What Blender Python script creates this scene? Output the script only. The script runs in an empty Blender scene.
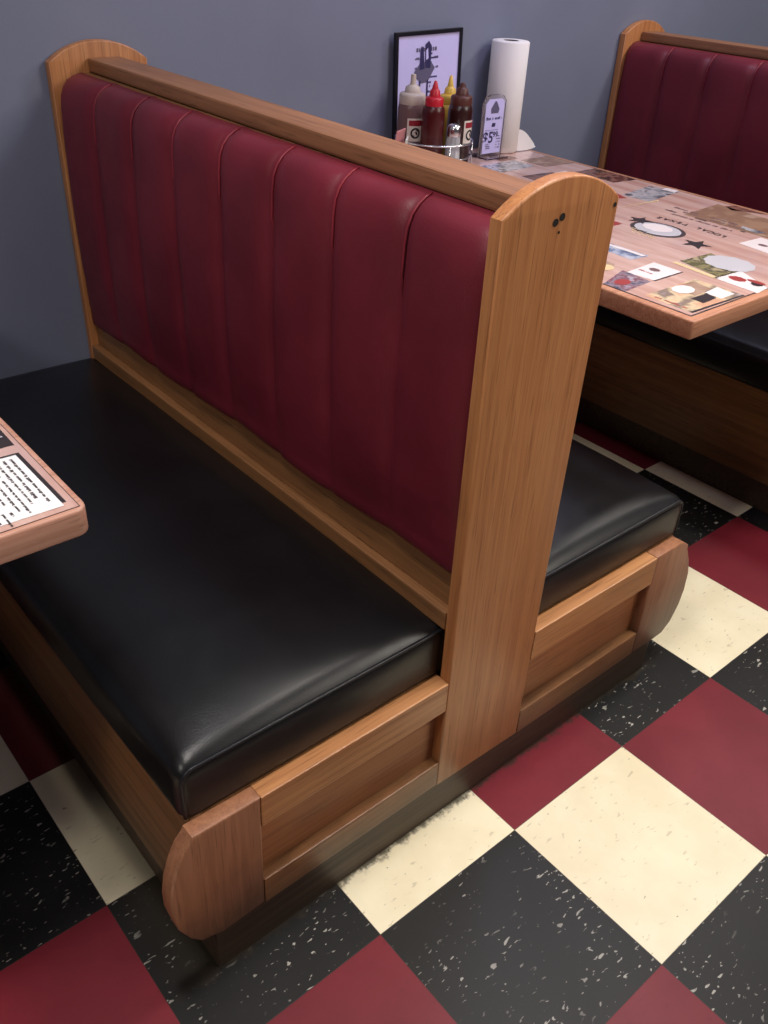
import bpy, bmesh, math, random
from mathutils import Vector, Matrix
random.seed(7)
S = bpy.context.scene
COL = S.collection
PI = math.pi

# ------------------------------------------------------------------ materials
def srgb(r, g, b):
    f = lambda c: (c/255/12.92) if c/255 <= .04045 else ((c/255+.055)/1.055)**2.4
    return (f(r), f(g), f(b), 1)

class NT:
    def __init__(s, name):
        s.m = bpy.data.materials.new(name); s.m.use_nodes = True
        s.t = s.m.node_tree; s.n = s.t.nodes; s.l = s.t.links
        s.b = s.n['Principled BSDF']
    def new(s, typ, **kw):
        n = s.n.new(typ)
        for k, v in kw.items(): setattr(n, k, v)
        return n
    def put(s, sock, v):
        if isinstance(v, bpy.types.NodeSocket): s.l.new(v, sock)
        else: sock.default_value = v
    def math(s, op, a, b=0.0, c=None):
        n = s.new('ShaderNodeMath', operation=op)
        s.put(n.inputs[0], a); s.put(n.inputs[1], b)
        if c is not None: s.put(n.inputs[2], c)
        return n.outputs[0]
    def mix(s, f, a, b, mode='MIX'):
        n = s.new('ShaderNodeMix', data_type='RGBA', blend_type=mode)
        s.put(n.inputs[0], f); s.put(n.inputs[6], a); s.put(n.inputs[7], b)
        return n.outputs[2]
    def noise(s, vec, scale, detail=3, rough=.5, dist=0):
        n = s.new('ShaderNodeTexNoise')
        if vec is not None: s.l.new(vec, n.inputs['Vector'])
        n.inputs['Scale'].default_value = scale; n.inputs['Detail'].default_value = detail
        n.inputs['Roughness'].default_value = rough; n.inputs['Distortion'].default_value = dist
        return n.outputs[0]
    def mapping(s, vec, scale=(1,1,1), rot=(0,0,0), loc=(0,0,0)):
        n = s.new('ShaderNodeMapping'); s.l.new(vec, n.inputs['Vector'])
        n.inputs['Scale'].default_value = scale; n.inputs['Rotation'].default_value = rot
        n.inputs['Location'].default_value = loc
        return n.outputs[0]
    def smooth(s, v, a, b):
        n = s.new('ShaderNodeMapRange', interpolation_type='SMOOTHSTEP')
        s.put(n.inputs[0], v); n.inputs[1].default_value = a; n.inputs[2].default_value = b
        return n.outputs[0]
    def obj(s): return s.new('ShaderNodeTexCoord').outputs['Object']
    def pos(s): return s.new('ShaderNodeNewGeometry').outputs['Position']
    def set(s, **kw):
        for k, v in kw.items(): s.put(s.b.inputs[k.replace('_', ' ')], v)
        return s
    def bump(s, h, strength, dist=.001):
        n = s.new('ShaderNodeBump'); s.put(n.inputs['Height'], h)
        n.inputs['Strength'].default_value = strength; n.inputs['Distance'].default_value = dist
        s.l.new(n.outputs[0], s.b.inputs['Normal'])

def oak(name, axis, light, dark, rough=.42, grime=0.0):
    """oak with grain along axis 0/1/2"""
    t = NT(name); o = t.obj()
    sc = [70, 70, 70]; sc[axis] = 1.6
    g1 = t.noise(t.mapping(o, sc), 1.3, 3, .6, .5)
    sp = [330, 330, 330]; sp[axis] = 12
    pores = t.noise(t.mapping(o, sp), 1, 2, .5)
    sb = [5, 5, 5]; sb[axis] = .9
    broad = t.noise(t.mapping(o, sb), 1.3, 3, .5)
    c = t.mix(t.math('MULTIPLY', t.smooth(g1, .3, .75), .8), light, dark)
    c = t.mix(t.math('MULTIPLY', t.smooth(broad, .4, .75), .28), c, tuple(x*.62 for x in dark[:3])+(1,))
    c = t.mix(t.math('MULTIPLY', t.smooth(pores, .55, .72), .5), c, tuple(x*.38 for x in dark[:3])+(1,))
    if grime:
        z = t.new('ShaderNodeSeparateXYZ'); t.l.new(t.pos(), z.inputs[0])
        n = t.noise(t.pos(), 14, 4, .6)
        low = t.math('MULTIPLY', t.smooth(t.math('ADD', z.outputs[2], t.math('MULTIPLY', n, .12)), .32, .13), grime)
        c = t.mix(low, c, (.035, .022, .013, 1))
    t.set(Base_Color=c, Roughness=t.math('ADD', t.math('MULTIPLY', g1, .15), rough-.06))
    t.bump(pores, .25, .0006)
    return t.m

def plain(name, col, rough=.5, metal=0, **kw):
    t = NT(name); n = t.noise(t.obj(), 35, 2)
    c = t.mix(t.math('MULTIPLY', n, .22), col, tuple(x*.78 for x in col[:3])+(1,))
    t.set(Base_Color=c, Roughness=rough, Metallic=metal, **kw)
    return t.m

L_OAK, D_OAK = srgb(196, 134, 84), srgb(166, 102, 58)
M = {}
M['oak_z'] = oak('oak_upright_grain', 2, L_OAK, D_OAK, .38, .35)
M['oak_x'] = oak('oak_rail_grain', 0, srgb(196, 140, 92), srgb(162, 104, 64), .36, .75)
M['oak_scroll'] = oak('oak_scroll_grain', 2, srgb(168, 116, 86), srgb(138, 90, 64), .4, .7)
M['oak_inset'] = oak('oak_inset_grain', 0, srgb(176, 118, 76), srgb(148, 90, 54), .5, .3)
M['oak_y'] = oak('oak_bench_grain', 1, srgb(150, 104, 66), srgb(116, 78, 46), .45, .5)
M['oak_cap'] = oak('oak_cap_grain', 1, srgb(158, 108, 74), srgb(120, 78, 50), .5)
M['oak_table'] = oak('oak_table_edge', 0, srgb(196, 142, 112), srgb(168, 110, 82), .34)
M['oak_pink'] = oak('pinkish_oak_table_edge', 0, srgb(204, 156, 136), srgb(178, 124, 102), .34)
M['kick'] = oak('dark_kick_board', 0, srgb(74, 56, 42), srgb(44, 32, 24), .5)
M['hole'] = plain('dark_hole', (.008, .005, .004, 1), .8)

def vinyl(name, a, b, rough, bump, spec=.3):
    t = NT(name); o = t.obj()
    n1 = t.noise(o, 7, 3); n2 = t.noise(o, 420, 2); n3 = t.noise(o, 28, 3)
    c = t.mix(t.smooth(n1, .35, .7), a, b)
    t.set(Base_Color=c, Roughness=t.math('ADD', t.math('MULTIPLY', n3, .12), rough-.06))
    t.b.inputs['Specular IOR Level'].default_value = spec
    t.bump(t.math('ADD', n2, t.math('MULTIPLY', n3, 1.5)), bump, .0008)
    return t.m
M['black'] = vinyl('black_vinyl', (.006, .006, .0072, 1), (.008, .008, .0095, 1), .34, .22, .38)
M['blackpipe'] = vinyl('black_piping_vinyl', (.012, .012, .015, 1), (.017, .017, .02, 1), .34, .1)
M['red'] = vinyl('maroon_vinyl', srgb(116, 36, 50), srgb(102, 30, 43), .44, .3)
M['redpipe'] = vinyl('maroon_seam_vinyl', srgb(142, 48, 60), srgb(120, 38, 50), .4, .1)

def floor_mat():
    t = NT('checker_vinyl_tiles'); T = .3048
    sp = t.new('ShaderNodeSeparateXYZ'); t.l.new(t.pos(), sp.inputs[0])
    u = t.math('DIVIDE', sp.outputs[0], T); v = t.math('DIVIDE', sp.outputs[1], -T)
    i = t.math('FLOOR', u); j = t.math('FLOOR', v)
    k = t.math('FLOORED_MODULO', t.math('SUBTRACT', i, j), 3.0)
    isred = t.math('COMPARE', k, 1.0, .3); isblk = t.math('COMPARE', k, 2.0, .3)
    p = t.pos()
    cell = t.new('ShaderNodeCombineXYZ'); t.l.new(i, cell.inputs[0]); t.l.new(j, cell.inputs[1])
    wn = t.new('ShaderNodeTexWhiteNoise', noise_dimensions='3D'); t.l.new(cell.outputs[0], wn.inputs[0])
    # per-tile fleck direction offset
    off = t.new('ShaderNodeVectorMath', operation='MULTIPLY_ADD'); t.l.new(cell.outputs[0], off.inputs[0])
    off.inputs[1].default_value = (3.7, 5.1, 0); t.l.new(p, off.inputs[2])
    fl = t.noise(t.mapping(off.outputs[0], (44, 105, 1), (0, 0, .55)), 1, 2, .5, .5)
    fl2 = t.noise(t.mapping(off.outputs[0], (46, 100, 1), (0, 0, -.35)), 1.5, 2, .5, .3)
    mask = t.noise(off.outputs[0], 9, 2)
    big = t.noise(p, 5, 4, .6)
    cream = t.mix(t.smooth(big, .35, .7), srgb(240, 230, 202), srgb(229, 217, 186))
    cream = t.mix(t.math('MULTIPLY', t.smooth(fl, .64, .74), .32), cream, srgb(120, 105, 80))
    cream = t.mix(t.math('MULTIPLY', t.smooth(fl2, .71, .75), .6), cream, srgb(70, 60, 48))
    red = t.mix(t.smooth(big, .3, .7), srgb(120, 34, 46), srgb(107, 28, 40))
    red = t.mix(t.math('MULTIPLY', t.smooth(fl, .6, .75), .25), red, srgb(90, 22, 34))
    blk = t.mix(t.smooth(big, .3, .75), srgb(19, 19, 19), srgb(26, 25, 26))
    white = t.math('MULTIPLY', t.math('MAXIMUM', t.smooth(fl, .66, .70), t.smooth(fl2, .67, .70)), t.smooth(mask, .36, .62))
    blk = t.mix(t.math('MULTIPLY', white, .75), blk, srgb(190, 186, 178))
    c = t.mix(isred, cream, red); c = t.mix(isblk, c, blk)
    c = t.mix(t.math('MULTIPLY', wn.outputs[0], .10), c, (0, 0, 0, 1))
    # joints
    du = t.math('ABSOLUTE', t.math('SUBTRACT', t.math('FRACT', u), .5)); dv = t.math('ABSOLUTE', t.math('SUBTRACT', t.math('FRACT', v), .5))
    joint = t.smooth(t.math('MAXIMUM', du, dv), .4965, .4985)
    c = t.mix(t.math('MULTIPLY', joint, .5), c, (.03, .022, .018, 1))
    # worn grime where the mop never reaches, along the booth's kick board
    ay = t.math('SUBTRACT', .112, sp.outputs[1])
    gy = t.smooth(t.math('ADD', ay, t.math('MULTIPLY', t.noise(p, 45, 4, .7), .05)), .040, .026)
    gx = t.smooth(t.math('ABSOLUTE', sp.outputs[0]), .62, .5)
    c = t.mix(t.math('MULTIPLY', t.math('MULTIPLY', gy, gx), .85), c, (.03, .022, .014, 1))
    t.set(Base_Color=c, Roughness=t.math('ADD', t.math('MULTIPLY', big, .2), .36))
    t.b.inputs['Specular IOR Level'].default_value = .28
    t.bump(t.math('MULTIPLY', joint, -1), .3, .0006)
    return t.m
M['floor'] = floor_mat()

def wall_mat():
    t = NT('slate_blue_paint'); p = t.pos()
    n = t.noise(p, 2.2, 4); f = t.noise(p, 240, 2)
    c = t.mix(t.smooth(n, .3, .7), srgb(122, 127, 148), srgb(114, 119, 139))
    t.set(Base_Color=c, Roughness=.55); t.bump(f, .25, .0008)
    return t.m
M['wall'] = wall_mat()
M['blackmetal'] = plain('black_metal', (.01, .01, .011, 1), .45, 0)
M['chrome'] = plain('chrome_wire', (.75, .75, .77, 1), .2, 1)
M['frame'] = plain('black_frame', (.006, .006, .012, 1), .35)
M['paper'] = plain('lavender_paper', srgb(212, 205, 255), .35)
M['ink'] = plain('purple_black_ink', srgb(50, 44, 92), .5)
M['inkgrey'] = plain('grey_purple_ink', srgb(100, 95, 124), .5)
M['towel'] = plain('paper_towel_white', srgb(240, 234, 232), .9)
M['tube'] = plain('grey_cardboard', srgb(120, 108, 108), .9)
M['ketchup'] = plain('ketchup_bottle_plastic', srgb(74, 16, 20), .3)
M['redcap'] = plain('red_cap_plastic', srgb(196, 24, 46), .4)
M['mustard'] = plain('mustard_plastic', srgb(226, 184, 78), .4)
M['bbq'] = plain('brown_sauce_plastic', srgb(50, 19, 18), .3)
M['browncap'] = plain('brown_cap_plastic', srgb(86, 42, 34), .45)
M['dress'] = plain('rosy_dressing', srgb(128, 98, 98), .3, 0, Transmission_Weight=.15)
M['beigecap'] = plain('cloudy_white_cap', srgb(200, 184, 174), .45)
M['label'] = plain('cream_label', srgb(226, 214, 204), .6)
M['labelred'] = plain('label_red', srgb(150, 26, 44), .6)
M['labelink'] = plain('label_black', srgb(28, 26, 30), .6)
M['salt'] = plain('salt_grains', srgb(205, 200, 200), .9)
M['pink'] = plain('pink_packet_paper', srgb(224, 150, 150), .7)
M['yellowpk'] = plain('white_packet_paper', srgb(226, 222, 214), .7)
def glass(name, col, rough=.05, alpha=None):
    t = NT(name); n = t.noise(t.obj(), 20, 2)
    t.set(Base_Color=t.mix(n, col, tuple(x*.95 for x in col[:3])+(1,)), Roughness=rough, Transmission_Weight=1.0, IOR=1.3)
    return t.m
M['glass'] = glass('clear_glass', (.92, .92, .95, 1), .12)
M['glass'].node_tree.nodes['Principled BSDF'].inputs['Transmission_Weight'.replace('_', ' ')].default_value = .6
M['acrylic'] = glass('clear_acrylic', (.93, .92, .98, 1), .12)

# ------------------------------------------------------------------ builders
def link(o, parent=None):
    COL.objects.link(o)
    if parent is not None: o.parent = parent
    return o
def base_of(p):
    v = Vector((0, 0, 0))
    while p is not None:
        v = v + p.location; p = p.parent
    return v
def obj(name, bm, mats, parent=None, smooth=False, loc=None):
    """one mesh object from a bmesh given in world coordinates"""
    me = bpy.data.meshes.new(name)
    if isinstance(bm, bmesh.types.BMesh):
        bmesh.ops.recalc_face_normals(bm, faces=bm.faces)
        bm.to_mesh(me); bm.free()
    else: me = bm
    o0 = base_of(parent) if parent is not None else Vector(loc or (0, 0, 0))
    me.transform(Matrix.Translation(-o0))
    for m in (mats if isinstance(mats, (list, tuple)) else [mats]): me.materials.append(M[m])
    if smooth is not False:
        for p in me.polygons: p.use_smooth = True
        if smooth is not True: me.set_sharp_from_angle(angle=math.radians(smooth))
    o = bpy.data.objects.new(name, me)
    if parent is None: o.location = o0
    return link(o, parent)
def thing(name, label, cat, loc, group=None):
    e = bpy.data.objects.new(name, None); e.location = loc; e.empty_display_size = .1
    tag(e, label, cat, group); return link(e)
def tag(o, label, cat, group=None):
    o['label'] = label; o['category'] = cat
    if group: o['group'] = group
    return o
def copy_tree(o, parent=None):
    c = o.copy(); link(c, parent)
    for ch in list(o.children): copy_tree(ch, c)
    return c

def box(bm, x0, x1, y0, y1, z0, z1, bev=0, mi=0):
    vs = [bm.verts.new((x, y, z)) for x in (x0, x1) for y in (y0, y1) for z in (z0, z1)]
    fs = [bm.faces.new([vs[i] for i in q]) for q in ((0,1,3,2), (4,6,7,5), (0,4,5,1), (2,3,7,6), (0,2,6,4), (1,5,7,3))]
    for f in fs: f.material_index = mi
    if bev:
        es = list({e for f in fs for e in f.edges})
        bmesh.ops.bevel(bm, geom=es, offset=bev, segments=2, affect='EDGES', profile=.6, material=-1)
    return bm
def B(*a, **k): return box(bmesh.new(), *a, **k)

def slab(loops, y0, y1, bev=.003):
    """outline(s) in (x, z) extruded from y0 to y1 with rounded edges; further loops are holes"""
    cu = bpy.data.curves.new('tmp', 'CURVE'); cu.dimensions = '2D'; cu.fill_mode = 'BOTH'
    for lp in loops:
        s = cu.splines.new('POLY'); s.points.add(len(lp)-1)
        for p, (x, z) in zip(s.points, lp): p.co = (x, z, 0, 1)
        s.use_cyclic_u = True
    cu.extrude = (y1-y0)/2-bev; cu.bevel_depth = bev; cu.bevel_resolution = 2; cu.offset = -bev
    o = bpy.data.objects.new('tmp', cu); COL.objects.link(o)
    me = bpy.data.meshes.new_from_object(o.evaluated_get(bpy.context.evaluated_depsgraph_get()))
    bpy.data.objects.remove(o)
    me.transform(Matrix.Translation((0, (y0+y1)/2, 0)) @ Matrix.Rotation(PI/2, 4, 'X'))
    bm = bmesh.new(); bm.from_mesh(me); bmesh.ops.remove_doubles(bm, verts=bm.verts, dist=1e-5)
    bpy.data.meshes.remove(me)
    return bm

def text_bm(bm, s, M4, size, depth=.0, mi=0, align='CENTER'):
    cu = bpy.data.curves.new('tmp', 'FONT'); cu.body = s; cu.size = size; cu.align_x = align; cu.align_y = 'CENTER'
    cu.extrude = depth; cu.offset = size*.02
    o = bpy.data.objects.new('tmp', cu); COL.objects.link(o)
    me = bpy.data.meshes.new_from_object(o.evaluated_get(bpy.context.evaluated_depsgraph_get()))
    bpy.data.objects.remove(o); me.transform(M4)
    n0 = len(bm.faces); bm.from_mesh(me); bm.faces.ensure_lookup_table()
    for f in bm.faces[n0:]: f.material_index = mi
    bpy.data.meshes.remove(me)

def tube(bm, pts, r, n=8, closed=False, mi=0, cap=True):
    pts = [Vector(p) for p in pts]; rings = []; N = len(pts)
    up = None
    for i, p in enumerate(pts):
        a = pts[(i-1) % N] if (closed or i > 0) else p; b = pts[(i+1) % N] if (closed or i < N-1) else p
        t = (b-a).normalized()
        if up is None: up = Vector((0, 0, 1)) if abs(t.z) < .9 else Vector((1, 0, 0))
        s = t.cross(up).normalized(); up = s.cross(t).normalized()
        rr = r[i] if isinstance(r, (list, tuple)) else r
        rings.append([bm.verts.new(p+rr*(math.cos(2*PI*k/n)*s+math.sin(2*PI*k/n)*up)) for k in range(n)])
    for i in range(N if closed else N-1):
        A, C = rings[i], rings[(i+1) % N]
        for k in range(n): bm.faces.new((A[k], A[(k+1) % n], C[(k+1) % n], C[k])).material_index = mi
    if cap and not closed:
        bm.faces.new(rings[0][::-1]).material_index = mi; bm.faces.new(rings[-1]).material_index = mi
    return bm
def lathe(bm, c, prof, n=28, mi=0):
    rings = []
    for r, z in prof:
        if r < 1e-6: rings.append([bm.verts.new((c[0], c[1], c[2]+z))])
        else: rings.append([bm.verts.new((c[0]+r*math.cos(2*PI*k/n), c[1]+r*math.sin(2*PI*k/n), c[2]+z)) for k in range(n)])
    for A, C in zip(rings, rings[1:]):
        for k in range(n):
            q = [A[k % len(A)], A[(k+1) % len(A)], C[(k+1) % len(C)], C[k % len(C)]]
            q2 = []
            for v in q:
                if v not in q2: q2.append(v)
            if len(q2) > 2: bm.faces.new(q2).material_index = mi
    return bm
def arc(cx, cz, r, a0, a1, n):
    return [(cx+r*math.cos(a0+(a1-a0)*i/n), cz+r*math.sin(a0+(a1-a0)*i/n)) for i in range(n+1)]

# ------------------------------------------------------------------ setting
f = obj('floor', B(-3.2, 4.2, -3.0, 1.331, -.05, 0), 'floor'); f['kind'] = 'structure'
w = obj('wall_back', B(-3.2, 4.2, 1.331, 1.45, -.05, 2.7), 'wall'); w['kind'] = 'structure'

# ------------------------------------------------------------------ booth
YF = .1034          # front face of the end panel
YW = 1.331          # wall
booth = thing('restaurant_booth', 'back-to-back oak booth in the middle with maroon channelled backs and black seats', 'booth', (0, .70, 0), 'restaurant booths')

R = .168; HW = .104; ZA = 1.071
a = math.asin(HW/R)
top_arc = arc(0, ZA-R, R, PI/2-a, PI/2+a, 20)
upright = [(-.100, .092), (.100, .086), (.100, .34), (.104, top_arc[0][1]-.0)] + top_arc[1:-1] + [(-.104, top_arc[-1][1]), (-.100, .34)]
up = obj('end_post', slab([upright], YF, YF+.021, .003), 'oak_z', booth, 40)
for hx, hz, r in ((-.0135, 1.0205, .0050), (-.0025, 1.0255, .0050), (-.005, 1.008, .0020), (.096, 1.0265, .0032)):
    hb = bmesh.new()
    v = [hb.verts.new((hx+r*math.cos(t*PI/7), YF-.0006, hz+r*.95*math.sin(t*PI/7))) for t in range(14)]
    hb.faces.new(v)
    obj('screw_hole', hb, 'hole', up)
obj('wall_post', slab([(x, z+.006) for x, z in upright] and [[(x, z+.006) for x, z in upright]], YW-.024, YW-.002, .003), 'oak_z', booth, 40)

SCROLL = {-1: [(.445, .098), (.515, .094), (.550, .106), (.566, .128), (.580, .160), (.587, .200), (.587, .230), (.582, .262),
               (.572, .293), (.561, .315), (.551, .326), (.547, .334), (.445, .332)],
          1: [(.445, .088), (.505, .084), (.548, .086), (.573, .106), (.589, .145), (.594, .180), (.590, .226),
              (.577, .264), (.562, .292), (.556, .302), (.555, .312), (.530, .329), (.445, .329)]}
for s in (-1, 1):
    flip = lambda lp: [(s*x, z) for x, z in lp][::s]
    ZS, RT, RB, BB = ((.332, .272, .149, .095), (.329, .266, .141, .086))[(s+1)//2]
    sc = obj('scroll_end', slab([flip(SCROLL[s])], YF, YF+.026, .003), 'oak_scroll', booth, 40)
    sc['label'] = 'redder oak end block with a rounded scroll edge'
    def bx(x0, x1, *r, **k): return B(min(s*x0, s*x1), max(s*x0, s*x1), *r, **k)
    obj('top_rail', bx(.1005, .4445, YF-.001, YF+.026, RT, ZS, bev=.002), 'oak_x', booth)
    obj('bottom_rail', bx(.1005, .4445, YF, YF+.026, BB, RB, bev=.002), 'oak_x', booth)
    obj('inset_panel', bx(.098, .4455, YF+.019, YF+.025, RB-.005, RT+.005), 'oak_inset', booth)
    # bench box behind the end panel, and its seat
    obj('bench_front', bx(.515, .535, YF+.026, YW-.002, .085, ZS, bev=.003), 'oak_y', booth)
    obj('seat_deck', bx(.10, .515, YF+.026, YW-.002, ZS-.02, ZS), 'oak_y', booth)
    obj('batten', bx(.084, .101, YF+.022, YW-.025, .425, .458, bev=.003), 'oak_y', booth)

    # seat cushion: rounded block with a crowned top
    x0, x1, y0, y1, z0, z1 = .086, .545, .129, YW-.005, ZS+.0005, (.4245, .414)[(s+1)//2]
    cx, cy, cz = (x0+x1)/2, (y0+y1)/2, (z0+z1)/2; hx, hy, hz = (x1-x0)/2, (y1-y0)/2, (z1-z0)/2
    bm = bmesh.new(); nx, ny, nz, rr = 30, 50, 10, .020
    def cush(u, v, w):
        p = Vector((u*hx, v*hy, w*hz))
        inner = Vector((max(-hx+rr, min(hx-rr, p.x)), max(-hy+rr*.6, min(hy-rr*.6, p.y)), max(-hz+rr*.6, min(hz-rr, p.z))))
        d = p-inner
        ext = Vector((abs(d.x)/rr, abs(d.y)/(rr*.6), abs(d.z)/rr)); L = max(ext.x, ext.y, ext.z)
        if L > 1e-6:
            e = ext.normalized(); k = L
            d = Vector((math.copysign(e.x*k*rr, d.x), math.copysign(e.y*k*rr*.6, d.y), math.copysign(e.z*k*rr, d.z)))
        p = inner+d
        t = (w+1)/2
        dx, dy = (1-abs(u))*hx, (1-abs(v))*hy
        crown = (1-math.exp(-dx/.06))*(1-math.exp(-dy/(.058 if v < 0 else .12)))*(1-.25*max(0, v))
        p.z += .037*crown*t**2
        p.z += .006*math.sin(u*2.4+.5)*math.sin(v*7.1)*crown*t**2*.5
        belly = (1-w*w)
        p.y -= .003*belly*(1-u*u) if v < -.99 else 0
        p.x += .006*belly*(1-v*v) if u > .99 else 0
        return Vector((s*(p.x+cx), p.y+cy, p.z+cz))
    V = {}
    def vert(i, j, k):
        if (i, j, k) not in V:
            def m(q, n, h, r):       # finer rows near the edges
                t = 2*q/n-1
                return math.copysign(abs(t)**.62, t)
            V[i, j, k] = bm.verts.new(cush(m(i, nx, hx, rr), m(j, ny, hy, rr), m(k, nz, hz, rr)))
        return V[i, j, k]
    for i in range(nx):
        for j in range(ny):
            for k in (0, nz): bm.faces.new((vert(i,j,k), vert(i+1,j,k), vert(i+1,j+1,k), vert(i,j+1,k)))
    for i in range(nx):
        for k in range(nz):
            for j in (0, ny): bm.faces.new((vert(i,j,k), vert(i+1,j,k), vert(i+1,j,k+1), vert(i,j,k+1)))
    for j in range(ny):
        for k in range(nz):
            for i in (0, nx): bm.faces.new((vert(i,j,k), vert(i,j+1,k), vert(i,j+1,k+1), vert(i,j,k+1)))
    pts = [cush(1, -1, w) for w in (-.9, -.6, -.2, .2, .5, .7)]
    pts = []
    yb = y0+.0035
    zt = z1-.023
    for q in range(5): pts.append((s*(x1-.0056), yb, z0+.005+(zt-z0-.005)*q/4))
    for q in range(1, 6):
        t = q/6*PI/2; pts.append((s*(x1-.0225+.0169*math.cos(t)), yb, zt+.0185*math.sin(t)))
    for q in range(0, 21):
        u = 1-.095-(1.86)*q/20
        xx = cx+u*hx; pts.append((s*xx, yb, z1-.0045))
    st = obj('seat_cushion', bm, 'black', booth, True)
    obj('piping', tube(bmesh.new(), pts, .0032, 8), 'blackpipe', st, True)

    # channelled back cushion: 8 vertical channels
    NC, PER = 8, 16
    ya, yb2 = YF+.022, YW-.025
    prof = []       # (x, z, weight of the channel bulge)
    prof += [(.040, 1.021, .3), (.050, 1.0205, .5), (.062, 1.017, .8), (.074, 1.010, 1), (.084, .999, 1), (.0905, .984, 1), (.0935, .964, 1), (.0945, .94, 1)]
    prof += [(.095+.004*math.sin(PI*q/22), .94-(.94-.565)*q/22, 1) for q in range(1, 23)]
    prof = [(x-(.006*(1-(z-.565)/.1)**2 if .565 <= z < .665 else 0), z, w) for x, z, w in prof]
    prof = [(x+(0 if z > .70 else .0035*(1-(z-.565)/.135)), z, w if z > .70 else .3+.7*max(0, (z-.565)/.135)) for x, z, w in prof]
    prof += [(.0925, .551, .3), (.092, .538, .3), (.090, .530, .2), (.085, .526, .1), (.072, .526, 0)]
    bm = bmesh.new(); rows = []
    n = NC*PER
    for jj in range(n+1):
        c = min(jj//PER, NC-1); t = (jj-c*PER)/PER
        y = ya+(yb2-ya)*jj/n
        e = 2*t-1
        bul = (1-abs(e)**5)
        wob = .004*math.sin(c*2.3+1)
        row = []
        for (x, z, wgt) in prof:
            zz = z
            if z < .59: zz += (-.001*bul + .004*math.sin(c*1.9+t*2.2) + wob*.6 - .012*(c/7.-.4)*0)*(1 if z < .57 else .5) - .010 - .012*(jj/n)**2
            xx = x + wgt*(.0135*bul-.0045) + (.0012*math.sin(9*z+c*2.1+4*t) if wgt > .5 else 0)
            if .99 < z < 1.019: zz += .003*bul*wgt
            row.append(bm.verts.new((s*xx, y, zz)))
        rows.append(row)
    for A, C in zip(rows, rows[1:]):
        for k in range(len(prof)-1): bm.faces.new((A[k], A[k+1], C[k+1], C[k]))
    bm.faces.new(rows[0]); bm.faces.new(rows[-1])
    bk = obj('back_cushion', bm, 'red', booth, True)
    for c in range(1, NC):
        sb = bmesh.new()
        y = ya+(yb2-ya)*c/NC
        tube(sb, [(s*(x+wg*-.004+.003*wg), y+.004*(1-wg), z) for x, z, wg in prof[1:9]]+[(s*.0925, y, .915), (s*.0895, y, .88)], [.0020]*8+[.0016, .0005], 6)
        obj('seam_welt', sb, 'redpipe', bk, True)
bm = bmesh.new(); box(bm, -.084, .084, YF+.0212, YW-.0242, .095, .62); box(bm, -.040, .040, YF+.0212, YW-.0242, .62, 1.020)
obj('back_board', bm, 'oak_y', booth)
cb = B(-.037, .033, YF+.0215, YW-.0245, 1.0215, 1.047, bev=.004)
for v in cb.verts: v.co.x += .011*(v.co.y-.70)/.6
obj('cap_rail', cb, 'oak_cap', booth)
obj('kick_board', B(-.525, .520, YF+.007, YW-.002, 0, .088, bev=.002), 'kick', booth)
b2 = copy_tree(booth); b2.location.x = 1.823
b2['label'] = 'oak booth with maroon channelled back behind the right-hand table, at the right edge'

# ------------------------------------------------------------------ tables
def table_mat_top():
    t = NT('laminated_collage_base'); p = t.obj()
    n = t.noise(t.mapping(p, (22, 2.5, 1)), 1.2, 4, .6, .4)
    n2 = t.noise(p, 6, 4, .6)
    c = t.mix(t.smooth(n, .35, .7), srgb(216, 180, 168), srgb(190, 144, 130))
    c = t.mix(t.math('MULTIPLY', t.smooth(n2, .45, .7), .6), c, srgb(196, 166, 164))
    t.set(Base_Color=c, Roughness=.2, Coat_Weight=.5, Coat_Roughness=.1)
    return t.m
M['collage'] = table_mat_top()
def photo_mat(name, cols, scale, rough=.25):
    t = NT(name); p = t.obj()
    n = t.noise(t.mapping(p, (1, 1, 1), (0, 0, .4)), scale, 3, .55, .3)
    c = cols[0]
    for i, col in enumerate(cols[1:]):
        lo = .36+.28*i/max(1, len(cols)-1)
        c = t.mix(t.smooth(n, lo, lo+.14), c, col)
    t.set(Base_Color=c, Roughness=rough, Coat_Weight=.4, Coat_Roughness=.1)
    return t.m
M['p_white'] = plain('printed_white', srgb(232, 220, 220), .25)
M['p_paper'] = plain('menu_sheet_white', srgb(240, 238, 240), .3)
M['p_dark'] = plain('dark_print_and_shadow', srgb(52, 44, 46), .3)
M['p_text'] = plain('printed_text', srgb(70, 60, 62), .3)
M['p_fade'] = plain('printed_faded_text', srgb(120, 92, 92), .3)
M['p_line'] = plain('printed_pale_line', srgb(224, 196, 150), .3)
M['p_red'] = plain('printed_red', srgb(158, 62, 60), .3)
M['p_grey'] = plain('printed_grey_oval', srgb(196, 192, 198), .25)
M['p_green'] = photo_mat('printed_green_photo', [srgb(96, 90, 56), srgb(146, 136, 94), srgb(66, 60, 44), srgb(176, 160, 126)], 30)
M['p_car'] = photo_mat('printed_car_photo', [srgb(86, 82, 102), srgb(150, 130, 140), srgb(116, 54, 64), srgb(176, 164, 178)], 42)
M['p_blue'] = photo_mat('printed_blue_photo', [srgb(96, 108, 138), srgb(170, 176, 196), srgb(206, 200, 206)], 25)
M['p_scene'] = photo_mat('printed_yard_photo', [srgb(206, 158, 128), srgb(220, 196, 160), srgb(120, 100, 90), srgb(196, 176, 172)], 13)
M['p_street'] = photo_mat('printed_grey_photo', [srgb(92, 94, 104), srgb(146, 146, 152), srgb(196, 190, 192), srgb(70, 66, 72)], 22)
M['p_sepia'] = photo_mat('printed_sepia_photo', [srgb(164, 130, 106), srgb(146, 112, 92), srgb(178, 148, 128)], 12)
M['p_brown'] = photo_mat('printed_brown_photo', [srgb(92, 56, 50), srgb(140, 98, 84), srgb(60, 44, 44)], 26)
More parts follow.
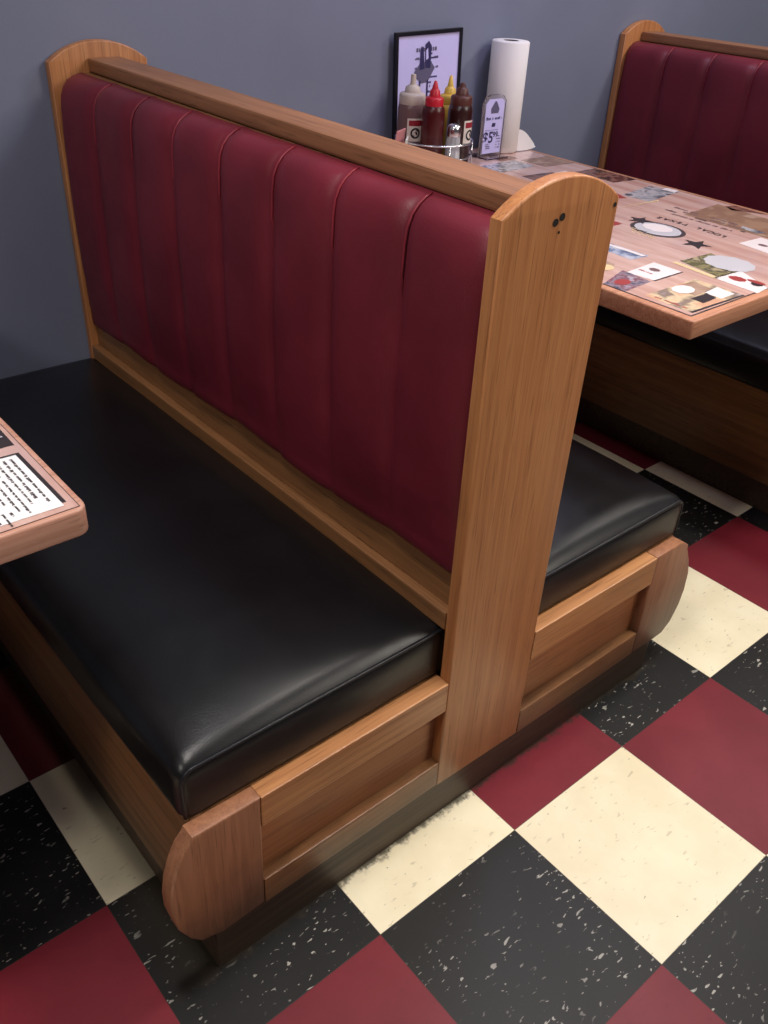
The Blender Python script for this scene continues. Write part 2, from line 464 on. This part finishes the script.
PM = ['collage', 'p_white', 'p_dark', 'p_text', 'p_fade', 'p_line', 'p_red', 'p_grey', 'p_green', 'p_car', 'p_blue', 'p_scene', 'p_street', 'p_sepia', 'p_brown', 'p_paper']
PI_ = {n: i for i, n in enumerate(PM)}

def poly(bm, pts, z, mat):
    if WARP: pts = [(x+WARP[0]*(1-(x-.467)/.8), y+WARP[1]*(1-(y-.164)/1.1)) for x, y in pts]
    f = bm.faces.new([bm.verts.new((x, y, z)) for x, y in pts]); f.normal_update()
    if f.normal.z < 0: f.normal_flip()
    f.material_index = PI_[mat]; return f
def ell(cx, cy, rx, ry, n=28): return [(cx+rx*math.cos(2*PI*k/n), cy+ry*math.sin(2*PI*k/n)) for k in range(n)]
def words(bm, o, d, e, z, length, h, mat, dens=.8, rnd=random):
    """a line of illegible print: short dashes from o along d, letter height along e"""
    o, d, e = Vector(tuple(o)[:2]+(0,)), Vector(d), Vector(e); t = 0
    while t < length:
        w = rnd.uniform(1.2, 4.2)*h; w = min(w, length-t)
        if rnd.random() < dens and w > h*.5:
            u = 0
            while u < w-.3*h:           # broken up like letters
                lw = rnd.uniform(.35, .6)*h; hh = h*rnd.choice((.7, .7, 1))
                a = o+d*(t+u); q = [a, a+d*lw, a+d*lw+e*hh, a+e*hh]
                poly(bm, [(p.x, p.y) for p in q], z, mat); u += lw+.16*h
        t += w+.6*h

def make_table(label, x0, x1, y0, y1, zt, cr, group, edge='oak_table'):
    t = thing('restaurant_table', label, 'table', ((x0+x1)/2, (y0+y1)/2, 0), group)
    lp = []
    for cx, cy, a0 in ((x1-cr, y1-.004, 0), (x0+cr, y1-.004, PI/2), (x0+cr, y0+cr, PI), (x1-cr, y0+cr, 1.5*PI)):
        r = cr if cy < y1-.1 else .004
        ccx = cx if r == cr else (x1-.004 if a0 == 0 else x0+.004)
        lp += arc(ccx, cy, r, a0, a0+PI/2, 5)
    bm = slab([[(x, y) for x, y in lp]], -.017, .017, .0035)
    # slab() lies in x-z: turn it flat
    bmesh.ops.transform(bm, matrix=Matrix.Translation((0, 0, zt-.017)) @ Matrix.Rotation(-PI/2, 4, 'X'), verts=bm.verts)
    obj('tabletop', bm, edge, t, 40)
    return t
def pedestal(t, cx, cy, zt):
    p = obj('pedestal', tube(bmesh.new(), [(cx, cy, .03), (cx, cy, zt-.034)], .036, 20), 'blackmetal', t, 40)
    bm = bmesh.new()
    for dx, dy in ((1, 0), (-1, 0), (0, 1), (0, -1)):
        tube(bm, [(cx, cy, .045), (cx+dx*.12, cy+dy*.2, .028), (cx+dx*.2, cy+dy*.32, .012)], [.024, .019, .012], 8)
    obj('foot', bm, 'blackmetal', t, 40)
    obj('mounting_plate', B(cx-.12, cx+.12, cy-.12, cy+.12, zt-.042, zt-.034), 'blackmetal', t)

ZT = .765
TX0, TX1, TY0 = .485, 1.256, .173
WARP = None
rt = make_table('oak-edged table covered in printed advertisements on the right, with the condiments on it', TX0, TX1, TY0, YW-.001, ZT, .006, 'restaurant tables')
pedestal(rt, .86, .80, ZT)
bm = bmesh.new(); z = ZT
WARP = (.018, .009)
i_ = .020
box(bm, TX0+i_-.003, TX1-i_+.003, TY0+i_-.003, YW-.006, z-.002, z+.0004, mi=PI_['p_dark'])
box(bm, TX0+i_, TX1-i_, TY0+i_, YW-.008, z-.002, z+.0006, mi=PI_['collage'])
Z1, Z2, Z3 = z+.0009, z+.0012, z+.0015
poly(bm, [(.500, .290), (.500, .192), (.664, .187), (.664, .290)], Z1, 'p_scene')
poly(bm, [(.500, .194), (.500, .189), (.664, .185), (.664, .189)], Z2, 'p_dark')
poly(bm, [(.585, .285), (.580, .235), (.640, .240), (.650, .285)], Z2, 'p_sepia')
poly(bm, ell(.590, .268, .026, .02, 9), Z3, 'p_white')
poly(bm, [(.560, .232), (.560, .205), (.605, .207), (.612, .232)], Z2, 'p_dark')
poly(bm, [(.61, .235), (.61, .2), (.655, .2), (.66, .24)], Z2, 'p_white')
words(bm, (.508, .275), (0, -1, 0), (1, 0, 0), Z2, .07, .008, 'p_red')
poly(bm, [(.579, .388), (.586, .328), (.678, .328), (.679, .395)], Z1, 'p_white')
poly(bm, [(.580, .329), (.586, .3255), (.678, .3255), (.678, .329)], Z2, 'p_dark')
poly(bm, ell(.640, .366, .010, .012, 7), Z2, 'p_fade'); words(bm, (.612, .384), (0, -1, 0), (1, 0, 0), Z2, .03, .006, 'p_red')
poly(bm, [(.487, .372), (.487, .322), (.575, .329), (.583, .400)], Z1, 'p_car')
poly(bm, ell(.525, .357, .020, .014, 9), Z2, 'p_red')
poly(bm, [(.704, .529), (.655, .489), (.651, .430), (.706, .425)], Z1, 'p_blue')
poly(bm, [(.69, .519), (.70, .524), (.702, .43), (.69, .43)], Z2, 'p_white')
poly(bm, [(.735, .372), (.714, .270), (.800, .265), (.838, .365)], Z1, 'p_green')
poly(bm, [(.712, .375), (.700, .268), (.712, .268), (.724, .372)], Z1, 'p_line')
poly(bm, [(.85+.045*math.cos(q*PI/11)*(1+.08*(q % 2))-.04, .315+.05*math.sin(q*PI/11)*(1+.06*(q % 2))-.01) for q in range(22)], Z2, 'p_grey')
poly(bm, [(.702, .274), (.697, .178), (.741, .182), (.790, .268)], Z1, 'p_white')
poly(bm, ell(.738, .244, .014, .018, 10), Z2, 'p_red'); poly(bm, ell(.742, .205, .012, .012, 8), Z2, 'p_dark')
poly(bm, ell(.752, .212, .008, .02, 8), Z3, 'p_red')
# oval emblem with two stars and an arc of lettering, facing the far bench
EX, EY = .886, .530
poly(bm, ell(EX, EY, .054, .064), Z1, 'p_text'); poly(bm, ell(EX, EY, .045, .054), Z2, 'p_grey')
poly(bm, ell(EX+.008, EY+.006, .030, .036, 9), Z3, 'p_white')
def star(cx, cy, r, rot, zz):
    c = [(cx+(r if k % 2 == 0 else r*.42)*math.cos(rot+k*PI/5), cy+(r if k % 2 == 0 else r*.42)*math.sin(rot+k*PI/5)) for k in range(10)]
    for k in range(10): poly(bm, [(cx, cy), c[k], c[(k+1) % 10]], zz, 'p_dark')
star(.912, .596, .030, .2, Z3); star(.866, .418, .034, .1, Z2)
txt = 'LOCAL TEXAS'
for k, ch in enumerate(txt):
    if ch == ' ': continue
    yy = .424+.0165*k; bow = -.010*(1-((k-5)/5)**2)
    ang = PI/2+.05*(k-5)*-1
    text_bm(bm, ch, Matrix.Translation((.978+bow*-.6, yy, Z3)) @ Matrix.Rotation(PI/2, 4, 'Z'), .021, 0, PI_['p_dark'])
for k in range(3): words(bm, (.842-.013*k, .57-.01*k), (0, -1, 0), (1, 0, 0), Z2, .06, .006, 'p_line')
for k in range(4):
    words(bm, (1.024+.019*k, .62), (0, -1, 0), (1, 0, 0), Z2, .19+.02*k, .010, 'p_fade' if k != 1 else 'p_text', .75)
poly(bm, [(1.05, .57), (1.05, .30), (1.19, .30), (1.21, .58)], Z1, 'p_sepia')
poly(bm, [(1.065, .43), (1.062, .39), (1.082, .38), (1.086, .44)], Z3, 'p_street')
poly(bm, [(1.10, .36), (1.095, .33), (1.12, .32), (1.125, .36)], Z3, 'p_fade')
poly(bm, [(.957, .372), (.945, .290), (1.041, .330), (1.040, .367)], Z1, 'p_white')
poly(bm, ell(.99, .333, .008, .012, 7), Z2, 'p_fade')
poly(bm, [(.957, .690), (.963, .690), (1.106, .681), (1.100, .675)], Z2, 'p_line')
poly(bm, [(1.065, .761), (1.073, .686), (1.231, .702), (1.207, .779)], Z1, 'p_street')
poly(bm, [(1.206, .741), (1.208, .703), (1.236, .709), (1.233, .743)], Z2, 'p_white')
poly(bm, [(1.03, .80), (1.01, .75), (1.05, .735), (1.07, .79)], Z1, 'p_red')
poly(bm, [(1.21, .56), (1.19, .53), (1.235, .46), (1.238, .55)], Z1, 'p_brown')
poly(bm, [(.80, .655), (.79, .60), (.85, .60), (.86, .66)], Z1, 'p_red')
poly(bm, [(.52, .47), (.52, .42), (.60, .43), (.60, .48)], Z1, 'p_sepia'); poly(bm, ell(.565, .43, .022, .018, 9), Z2, 'p_line')
poly(bm, [(.98, 1.02), (.97, .92), (1.08, .91), (1.09, 1.01)], Z1, 'p_brown')
poly(bm, [(1.09, 1.0), (1.085, .93), (1.13, .93), (1.135, 1.0)], Z2, 'p_white')
poly(bm, [(.74, 1.05), (.74, .94), (.90, .93), (.90, 1.05)], Z1, 'p_white')
poly(bm, [(.92, 1.15), (.92, 1.07), (1.10, 1.08), (1.10, 1.16)], Z1, 'p_street')
poly(bm, [(1.12, 1.15), (1.12, 1.06), (1.235, 1.05), (1.235, 1.15)], Z1, 'p_sepia')
poly(bm, [(1.06, 1.195), (1.06, 1.165), (1.13, 1.17), (1.13, 1.20)], Z2, 'p_brown')
poly(bm, [(1.15, .98), (1.15, .85), (1.235, .84), (1.235, .98)], Z1, 'p_brown')
poly(bm, [(.52, .80), (.52, .60), (.68, .60), (.68, .80)], Z1, 'p_street')
poly(bm, [(.72, .86), (.72, .72), (.88, .72), (.88, .86)], Z1, 'p_scene')
obj('printed_surface', bm, PM, rt)

WARP = None
ZL = .765
LX1, LY0 = -.557, .240
lt = make_table('oak-edged table with a white text sheet under its surface, cut off at the left edge', -1.29, LX1, LY0, YW-.001, ZL, .016, 'restaurant tables', 'oak_pink')
pedestal(lt, -.92, .80, ZL)
bm = bmesh.new()
box(bm, -1.29+.012, LX1-.0075, LY0+.0065, YW-.006, ZL-.002, ZL+.0004, mi=PI_['p_dark'])
box(bm, -1.29+.0135, LX1-.0085, LY0+.0075, YW-.008, ZL-.002, ZL+.0006, mi=PI_['collage'])
Z1, Z2, Z3 = ZL+.0009, ZL+.0012, ZL+.0015
poly(bm, [(-.574, .392), (-.573, .262), (-.90, .275), (-.90, .412)], Z1, 'p_dark')  # dark rim past the white sheet's edge, painted as its shadow
poly(bm, [(-.579, .388), (-.578, .256), (-.90, .262), (-.90, .408)], Z2, 'p_paper')
for k in range(9):
    x = -.586-.0082*k
    words(bm, (x, .381 if k < 2 else .384-.004*k, 0), (0, -1, 0), (-1, 0, 0), Z3, .098 if k % 3 else .110, .0030 if k > 1 else .0036, 'p_text' if k % 3 else 'p_dark', .93)
poly(bm, [(-.570, .505), (-.571, .412), (-.80, .422), (-.80, .51)], Z1, 'p_dark')
for k in range(5): words(bm, (-.575-.012*k, .495, 0), (0, -1, 0), (-1, 0, 0), Z2, .06, .007, 'p_grey', .9)
poly(bm, [(-.58, .80), (-.58, .60), (-.85, .60), (-.85, .80)], Z1, 'p_street')
poly(bm, [(-.60, 1.15), (-.60, .90), (-.90, .90), (-.90, 1.15)], Z1, 'p_sepia')
obj('printed_surface', bm, PM, lt)

# ------------------------------------------------------------------ things on the right table
TZ = ZT+.0016
C0 = Vector((.843, 1.210, TZ)); Rv = Vector((.764, -.644, 0)); Fv = Vector((.644, .764, 0))
def at(r, f, z=0): return C0+Rv*r+Fv*f+Vector((0, 0, z))
cad = thing('condiment_caddy', 'round chrome wire caddy holding the sauce bottles', 'caddy', C0)
RR = .100
circ = lambda r, z, n=48: [(C0.x+r*math.cos(2*PI*k/n), C0.y+r*math.sin(2*PI*k/n), TZ+z) for k in range(n)]
bm = bmesh.new(); lathe(bm, (C0.x, C0.y, TZ), [(0, .006), (RR-.004, .006), (RR-.004, .009), (0, .009)], 40)
obj('base_tray', bm, 'chrome', cad, 40)
obj('top_ring', tube(bmesh.new(), circ(RR, .070), .0024, 8, True), 'chrome', cad, True)
obj('bottom_ring', tube(bmesh.new(), circ(RR, .0035), .0030, 8, True), 'chrome', cad, True)
obj('middle_ring', tube(bmesh.new(), circ(RR, .036), .0020, 8, True), 'chrome', cad, True)
for k in range(6):
    a = k*PI/3+.2; x, y = C0.x+RR*math.cos(a), C0.y+RR*math.sin(a)
    obj('wire', tube(bmesh.new(), [(x, y, TZ+.003), (x, y, TZ+.070)], .002, 6), 'chrome', cad, True)

def decal(bm, c, r, a_mid, half, z0, z1, n=8, mi=0, off=.0006):
    prev = None
    for k in range(n+1):
        a = a_mid-half+2*half*k/n
        cur = [bm.verts.new((c.x+(r+off)*math.cos(a), c.y+(r+off)*math.sin(a), c.z+z)) for z in (z0, z1)]
        if prev: bm.faces.new((prev[0], cur[0], cur[1], prev[1])).material_index = mi
        prev = cur
def label(c, r, a, half, z0, z1, parent):
    bm = bmesh.new(); decal(bm, c, r, a, half, z0, z1)
    h = z1-z0
    decal(bm, c, r, a, half*.8, z1-h*.32, z1-h*.08, 8, 1, .0010)
    # black ring with a slash
    zc = z0+h*.36; rr = h*.24
    def on(u, v, off): aa = a+u/(r+off); return bm.verts.new((c.x+(r+off)*math.cos(aa), c.y+(r+off)*math.sin(aa), c.z+zc+v))
    for k in range(20):
        q = []
        for (rad, kk) in ((rr, k), (rr, k+1), (rr*.66, k+1), (rr*.66, k)):
            q.append(on(rad*math.cos(2*PI*kk/20), rad*math.sin(2*PI*kk/20), .0011))
        bm.faces.new(q).material_index = 2
    w = rr*.2
    bm.faces.new([on(-rr*.6-w, -rr*.5+w, .0012), on(-rr*.6+w, -rr*.5-w, .0012), on(rr*.6+w, rr*.5-w, .0012), on(rr*.6-w, rr*.5+w, .0012)]).material_index = 2
    bm.faces.new([on(-rr*.1, rr*.15, .0012), on(rr*.35, -rr*.45, .0012), on(rr*.5, -rr*.1, .0012), on(rr*.2, rr*.4, .0012)]).material_index = 2
    lb = obj('paper_label', bm, ['label', 'labelred', 'labelink'], parent)
    lb['label'] = 'cream paper label with red band and black round mark'
def bottle(lbl, c, r, h, body, cap, tip, wide=1.0, blunt=.0035):
    e = thing('squeeze_bottle', lbl, 'bottle', c, 'squeeze bottles in the caddy')
    hb = h
    bm = lathe(bmesh.new(), c, [(0, 0), (r*.9, 0), (r, .006), (r, hb*.80), (r*.99, hb*.88), (r*.93, hb*.95), (r*.78, hb*.985), (r*.74, hb), (0, hb)])
    obj('body', bm, body, e, 50)
    cr = r*.80*wide
    bm = lathe(bmesh.new(), c, [(cr*.96, hb-.010), (cr, hb-.008), (cr, hb+.012), (cr*.92, hb+.016), (cr*.62, hb+.018), (cr*.55, hb+.030), (.0075, hb+.036)])
    lathe(bm, c, [(cr*.96, hb-.010), (0, hb-.010)])
    cp = obj('cap', bm, cap, e, 50)
    obj('nozzle', lathe(bmesh.new(), c, [(.0095, hb+.030), (.0075, hb+.038), (blunt, hb+.036+tip), (blunt*.5, hb+.037+tip), (0, hb+.037+tip)], 16), cap, cp, 50)
    return e
zb = .0095
ca = math.atan2(-.745, -.667)     # towards the viewer's side of the caddy
c = at(-.062, -.005, zb); e = bottle('wide clear squeeze bottle with a cloudy white cap and rosy dressing', c, .035, .150, 'dress', 'beigecap', .022, wide=1.18, blunt=.0062); label(c, .035, ca+.35, .62, .058, .112, e)
c = at(-.009, -.054, zb); e = bottle('red-capped squeeze bottle full of ketchup, in the middle of the caddy', c, .0285, .150, 'ketchup', 'redcap', .016)
c = at(.062, -.006, zb); e = bottle('dark brown sauce squeeze bottle with brown cap, right end of the caddy', c, .0315, .150, 'bbq', 'browncap', .008, wide=1.08, blunt=.006); label(c, .0315, ca+.95, .6, .058, .112, e)
c = at(.036, .052, zb); e = bottle('yellow mustard squeeze bottle behind the ketchup and brown sauce', c, .0285, .142, 'mustard', 'mustard', .024, wide=1.1)

c = at(.0455, -.060, zb)
sk = thing('salt_shaker', 'small faceted glass shaker with a metal top in front of the caddy', 'shaker', c)
obj('glass_body', lathe(bmesh.new(), c, [(0, 0), (.021, 0), (.022, .004), (.0185, .045), (.0170, .078), (.0165, .084), (0, .084)], 10), 'glass', sk)
obj('salt', lathe(bmesh.new(), c+Vector((0, 0, .003)), [(0, 0), (.0185, .001), (.0165, .04), (0, .042)], 10), 'salt', sk)
obj('metal_top', lathe(bmesh.new(), c, [(.0172, .080), (.0178, .082), (.0178, .097), (.0150, .105), (.008, .109), (0, .110)], 20), 'chrome', sk, 50)

# sugar packets leaning inside the caddy's near edge
for k, (r, f_, m, lb) in enumerate(((-.098, -.062, 'pink', 'pink sweetener packet poking up beside the caddy, above the booth cap'), (-.082, -.082, 'yellowpk', 'white sugar packet poking up beside the pink packet'))):
    c = at(r, f_)
    h = .100 if k == 0 else .085
    bm = bmesh.new(); box(bm, -.026, .026, -.002, .002, 0, h, bev=.0015)
    bmesh.ops.transform(bm, matrix=Matrix.Translation(c) @ Matrix.Rotation(.45+.3*k, 4, 'Z') @ Matrix.Rotation(.12, 4, 'X'), verts=bm.verts)
    tag(obj('sugar_packet', bm, m, None, False, c), lb, 'packet', 'sweetener packets')

# menu sign against the wall
mx0, mx1, my, mh = .794, 1.026, 1.312, .302
ms = thing('menu_sign', 'upright black-framed menu board with lavender sheet leaning at the wall', 'sign', ((mx0+mx1)/2, my, TZ))
lean = Matrix.Translation((mx0, my, TZ)) @ Matrix.Rotation(-.012, 4, 'X') @ Matrix.Rotation(-.03, 4, 'Y') @ Matrix.Translation((-mx0, -my, -TZ+.0)) 
def leaned(bm): bmesh.ops.transform(bm, matrix=lean, verts=bm.verts); return bm
bm = bmesh.new(); w = .0095
z0, z1 = TZ, TZ+mh
box(bm, mx0, mx0+w, my-.005, my+.005, z0, z1, bev=.001); box(bm, mx1-w, mx1, my-.005, my+.005, z0, z1, bev=.001)
box(bm, mx0+w, mx1-w, my-.005, my+.005, z1-w, z1, bev=.001); box(bm, mx0+w, mx1-w, my-.005, my+.005, z0, z0+w, bev=.001)
obj('frame', leaned(bm), 'frame', ms)
bm = bmesh.new(); box(bm, mx0+w*.8, mx1-w*.8, my-.001, my+.003, z0+w*.8, z1-w*.8)
sheet = obj('menu_sheet', leaned(bm), 'paper', ms)
bm = bmesh.new()
def vrect(x0, x1, za, zb_, y, mi): bm.faces.new([bm.verts.new(p) for p in ((x0, y, za), (x1, y, za), (x1, y, zb_), (x0, y, zb_))]).material_index = mi
def vpoly(pts, y, mi): bm.faces.new([bm.verts.new((x, y, zz)) for x, zz in pts]).material_index = mi
yy = my-.0016; mc = .902
def vwords(x0, x1, za, h, mi):
    x = x0
    while x < x1:
        lw = random.uniform(.35, .7)*h
        if random.random() < .86: vrect(x, min(x+lw, x1), za, za+h*random.choice((.7, .75, 1)), yy, mi)
        x += lw+.18*h
vwords(mc-.036, mc-.004, z1-.048, .012, 1); vwords(mc+.006, mc+.037, z1-.048, .012, 1)
for k in range(9):
    zz = z1-.066-.0225*k
    vwords(mc-.040, mc-.024, zz, .0055, 1); vwords(mc+.014, mc+.042, zz, .0055, 0); vwords(mc+.004, mc+.02, zz+.010, .0055, 0)
# grey emblem: two rods over a wide diamond on two legs
yy -= .0005; z1 += .020
vpoly([(mc-.042, z1-.114), (mc-.022, z1-.094), (mc+.014, z1-.090), (mc+.030, z1-.108), (mc+.006, z1-.140), (mc-.020, z1-.142)], yy, 1)
vpoly([(mc-.022, z1-.062), (mc-.012, z1-.056), (mc-.006, z1-.108), (mc-.024, z1-.110)], yy-.0002, 0)
vpoly([(mc-.006, z1-.052), (mc+.006, z1-.044), (mc+.016, z1-.056), (mc+.014, z1-.108), (mc-.004, z1-.106)], yy-.0003, 0)
vpoly([(mc-.003, z1-.066), (mc+.003, z1-.060), (mc+.006, z1-.084), (mc-.002, z1-.088)], yy-.0005, 2)
vrect(mc-.024, mc-.019, z1-.195, z1-.135, yy-.0002, 0); vrect(mc+.003, mc+.008, z1-.195, z1-.135, yy-.0002, 0)
obj('print', leaned(bm), ['ink', 'inkgrey', 'paper'], sheet)

# paper towel roll
tc = Vector((1.161, 1.270, TZ))
tr = thing('paper_towel_roll', 'tall white paper towel roll standing on end by the wall', 'paper towel', tc)
r = .051
bm = lathe(bmesh.new(), tc, [(.021, .279), (r-.003, .279), (r, .276), (r, .003), (r-.003, 0), (.021, 0)], 48)
obj('towel', bm, 'towel', tr, 50)
obj('core', lathe(bmesh.new(), tc, [(.0212, .001), (.0212,   .2785), (.0195,   .2785), (.0195, .001), (.0212, .001)], 32), 'tube', tr, 50)
bm = bmesh.new()
g = []
for i in range(9):
    row = []
    for j in range(5):
        u, v = i/8, j/4
        row.append(bm.verts.new((tc.x+.030+.100*u, tc.y-.041+.016*u-.010*math.sin(u*3.1)+.004*v, TZ+.001+.058*(1-u)**.8*v+.006*math.sin(u*6)*v*(1-u))))
    g.append(row)
for i in range(8):
    for j in range(4): bm.faces.new((g[i][j], g[i+1][j], g[i+1][j+1], g[i][j+1]))
bmesh.ops.remove_doubles(bm, verts=bm.verts, dist=1e-5)
lo = obj('loose_sheet', bm, 'towel', tr, True)

# acrylic table card
tx0, tx1, ty = 1.028, 1.113, 1.218
tt = thing('table_card', 'small clear acrylic price card with lavender print in front of the towel roll', 'sign', ((tx0+tx1)/2, ty, TZ))
h = .158
hole = [(tx0, TZ+.002), (tx1, TZ+.002), (tx1, TZ+h-.016), (tx1-.012, TZ+h-.003), (tx1-.024, TZ+h), (tx0+.024, TZ+h), (tx0+.010, TZ+h-.004), (tx0, TZ+h-.020)]
bm = slab([hole], ty, ty+.007, .001)
hd = obj('holder', bm, 'acrylic', tt, 40)
obj('foot', B(tx0, tx1, ty-.03, ty+.045, TZ, TZ+.003, bev=.001), 'acrylic', tt)
m_ = .007
bm = bmesh.new(); yy = ty-.0004
vpoly([(tx0+m_, TZ+.010), (tx1-m_, TZ+.010), (tx1-m_, TZ+h-.018), (tx1-.020, TZ+h-.010), (tx0+.018, TZ+h-.010), (tx0+m_, TZ+h-.022)], yy, 0)
yy -= .0004; cxx = (tx0+tx1)/2
vpoly([(cxx-.014, TZ+.112), (cxx+.014, TZ+.112), (cxx+.017, TZ+.122), (cxx+.004, TZ+.142), (cxx-.002, TZ+.142), (cxx-.016, TZ+.124)], yy, 2)
vwords(cxx-.030, cxx+.030, TZ+.096, .0075, 1)
vpoly([(cxx-.008, TZ+.078), (cxx+.006, TZ+.078), (cxx+.008, TZ+.087), (cxx-.005, TZ+.088)], yy, 1)
vwords(cxx-.030, cxx+.02, TZ+.069, .002, 2)
up4 = Matrix.Translation((cxx-.017, yy, TZ+.050)) @ Matrix.Rotation(PI/2, 4, 'X')
text_bm(bm, '$5', up4, .040, 0, 1)
text_bm(bm, '99', Matrix.Translation((cxx+.011, yy, TZ+.057)) @ Matrix.Rotation(PI/2, 4, 'X'), .020, 0, 1)
for k in range(5): vwords(cxx+.016, cxx+.032, TZ+.022+.0075*k, .004, 2)
for k in range(3): vwords(cxx-.024, cxx-.006, TZ+.022+.005*k, .0035, 2)
obj('price_print', bm, ['paper', 'ink', 'inkgrey'], hd)

# ------------------------------------------------------------------ light
def area(name, loc, target, size, energy, col, sy=None, spread=180):
    l = bpy.data.lights.new(name, 'AREA'); l.energy = energy; l.color = col; l.size = size; l.spread = math.radians(spread)
    if sy: l.shape = 'RECTANGLE'; l.size_y = sy
    o = bpy.data.objects.new(name, l); o.location = loc
    o.rotation_euler = (Vector(target)-Vector(loc)).to_track_quat('-Z', 'Y').to_euler()
    return link(o)
area('table_lamp', (-.58, .13, 2.25), (-.62, .2, .4), .18, 6.5, (1, .92, .83), None, 125)
area('aisle_lamp', (.60, -.05, 2.35), (.42, -.05, .4), .30, 6.5, (1, .94, .86), None, 84)
area('left_lamp', (-2.3, -.25, 2.35), (-1.5, .2, .4), .26, 8.5, (1, .93, .85), None, 115)
area('far_lamp', (2.3, .25, 2.35), (1.6, .4, .4), .26, 16, (1, .94, .88))
area('room_light', (1.8, -1.9, 2.6), (.4, .2, .4), 1.2, 43, (1, .92, .82))
area('cool_wall_lamp', (1.15, .75, 2.3), (1.0, 1.1, .7), .35, 9, (.72, .70, 1))
area('cool_wall_wash', (-.4, .3, 2.6), (-.2, 1.3, 1.0), .8, 6, (.80, .84, 1))
wd = bpy.data.worlds.new('room'); S.world = wd; wd.use_nodes = True
bg = wd.node_tree.nodes['Background']; bg.inputs[0].default_value = (.80, .82, 1, 1); bg.inputs[1].default_value = .07

# ------------------------------------------------------------------ camera
cam = bpy.data.cameras.new('camera'); co = bpy.data.objects.new('camera', cam); link(co)
cam.sensor_fit = 'HORIZONTAL'; cam.sensor_width = 36; cam.lens = 885.546/768*36
cam.clip_start = .02
Rx = Vector((0.762464309, -0.64527448, 0.047638261)); Ux = Vector((0.33018512, 0.45134867, 0.829012764)); Fx = Vector((0.55644044, 0.61636452, -0.557197285))
m3 = Matrix((Rx, Ux, -Fx)).transposed()
co.matrix_world = Matrix.Translation((-.846952, -.552543, 1.304957)) @ m3.to_4x4()
S.camera = co
S.view_settings.view_transform = 'Standard'
S.view_settings.look = 'None'
S.view_settings.exposure = 0
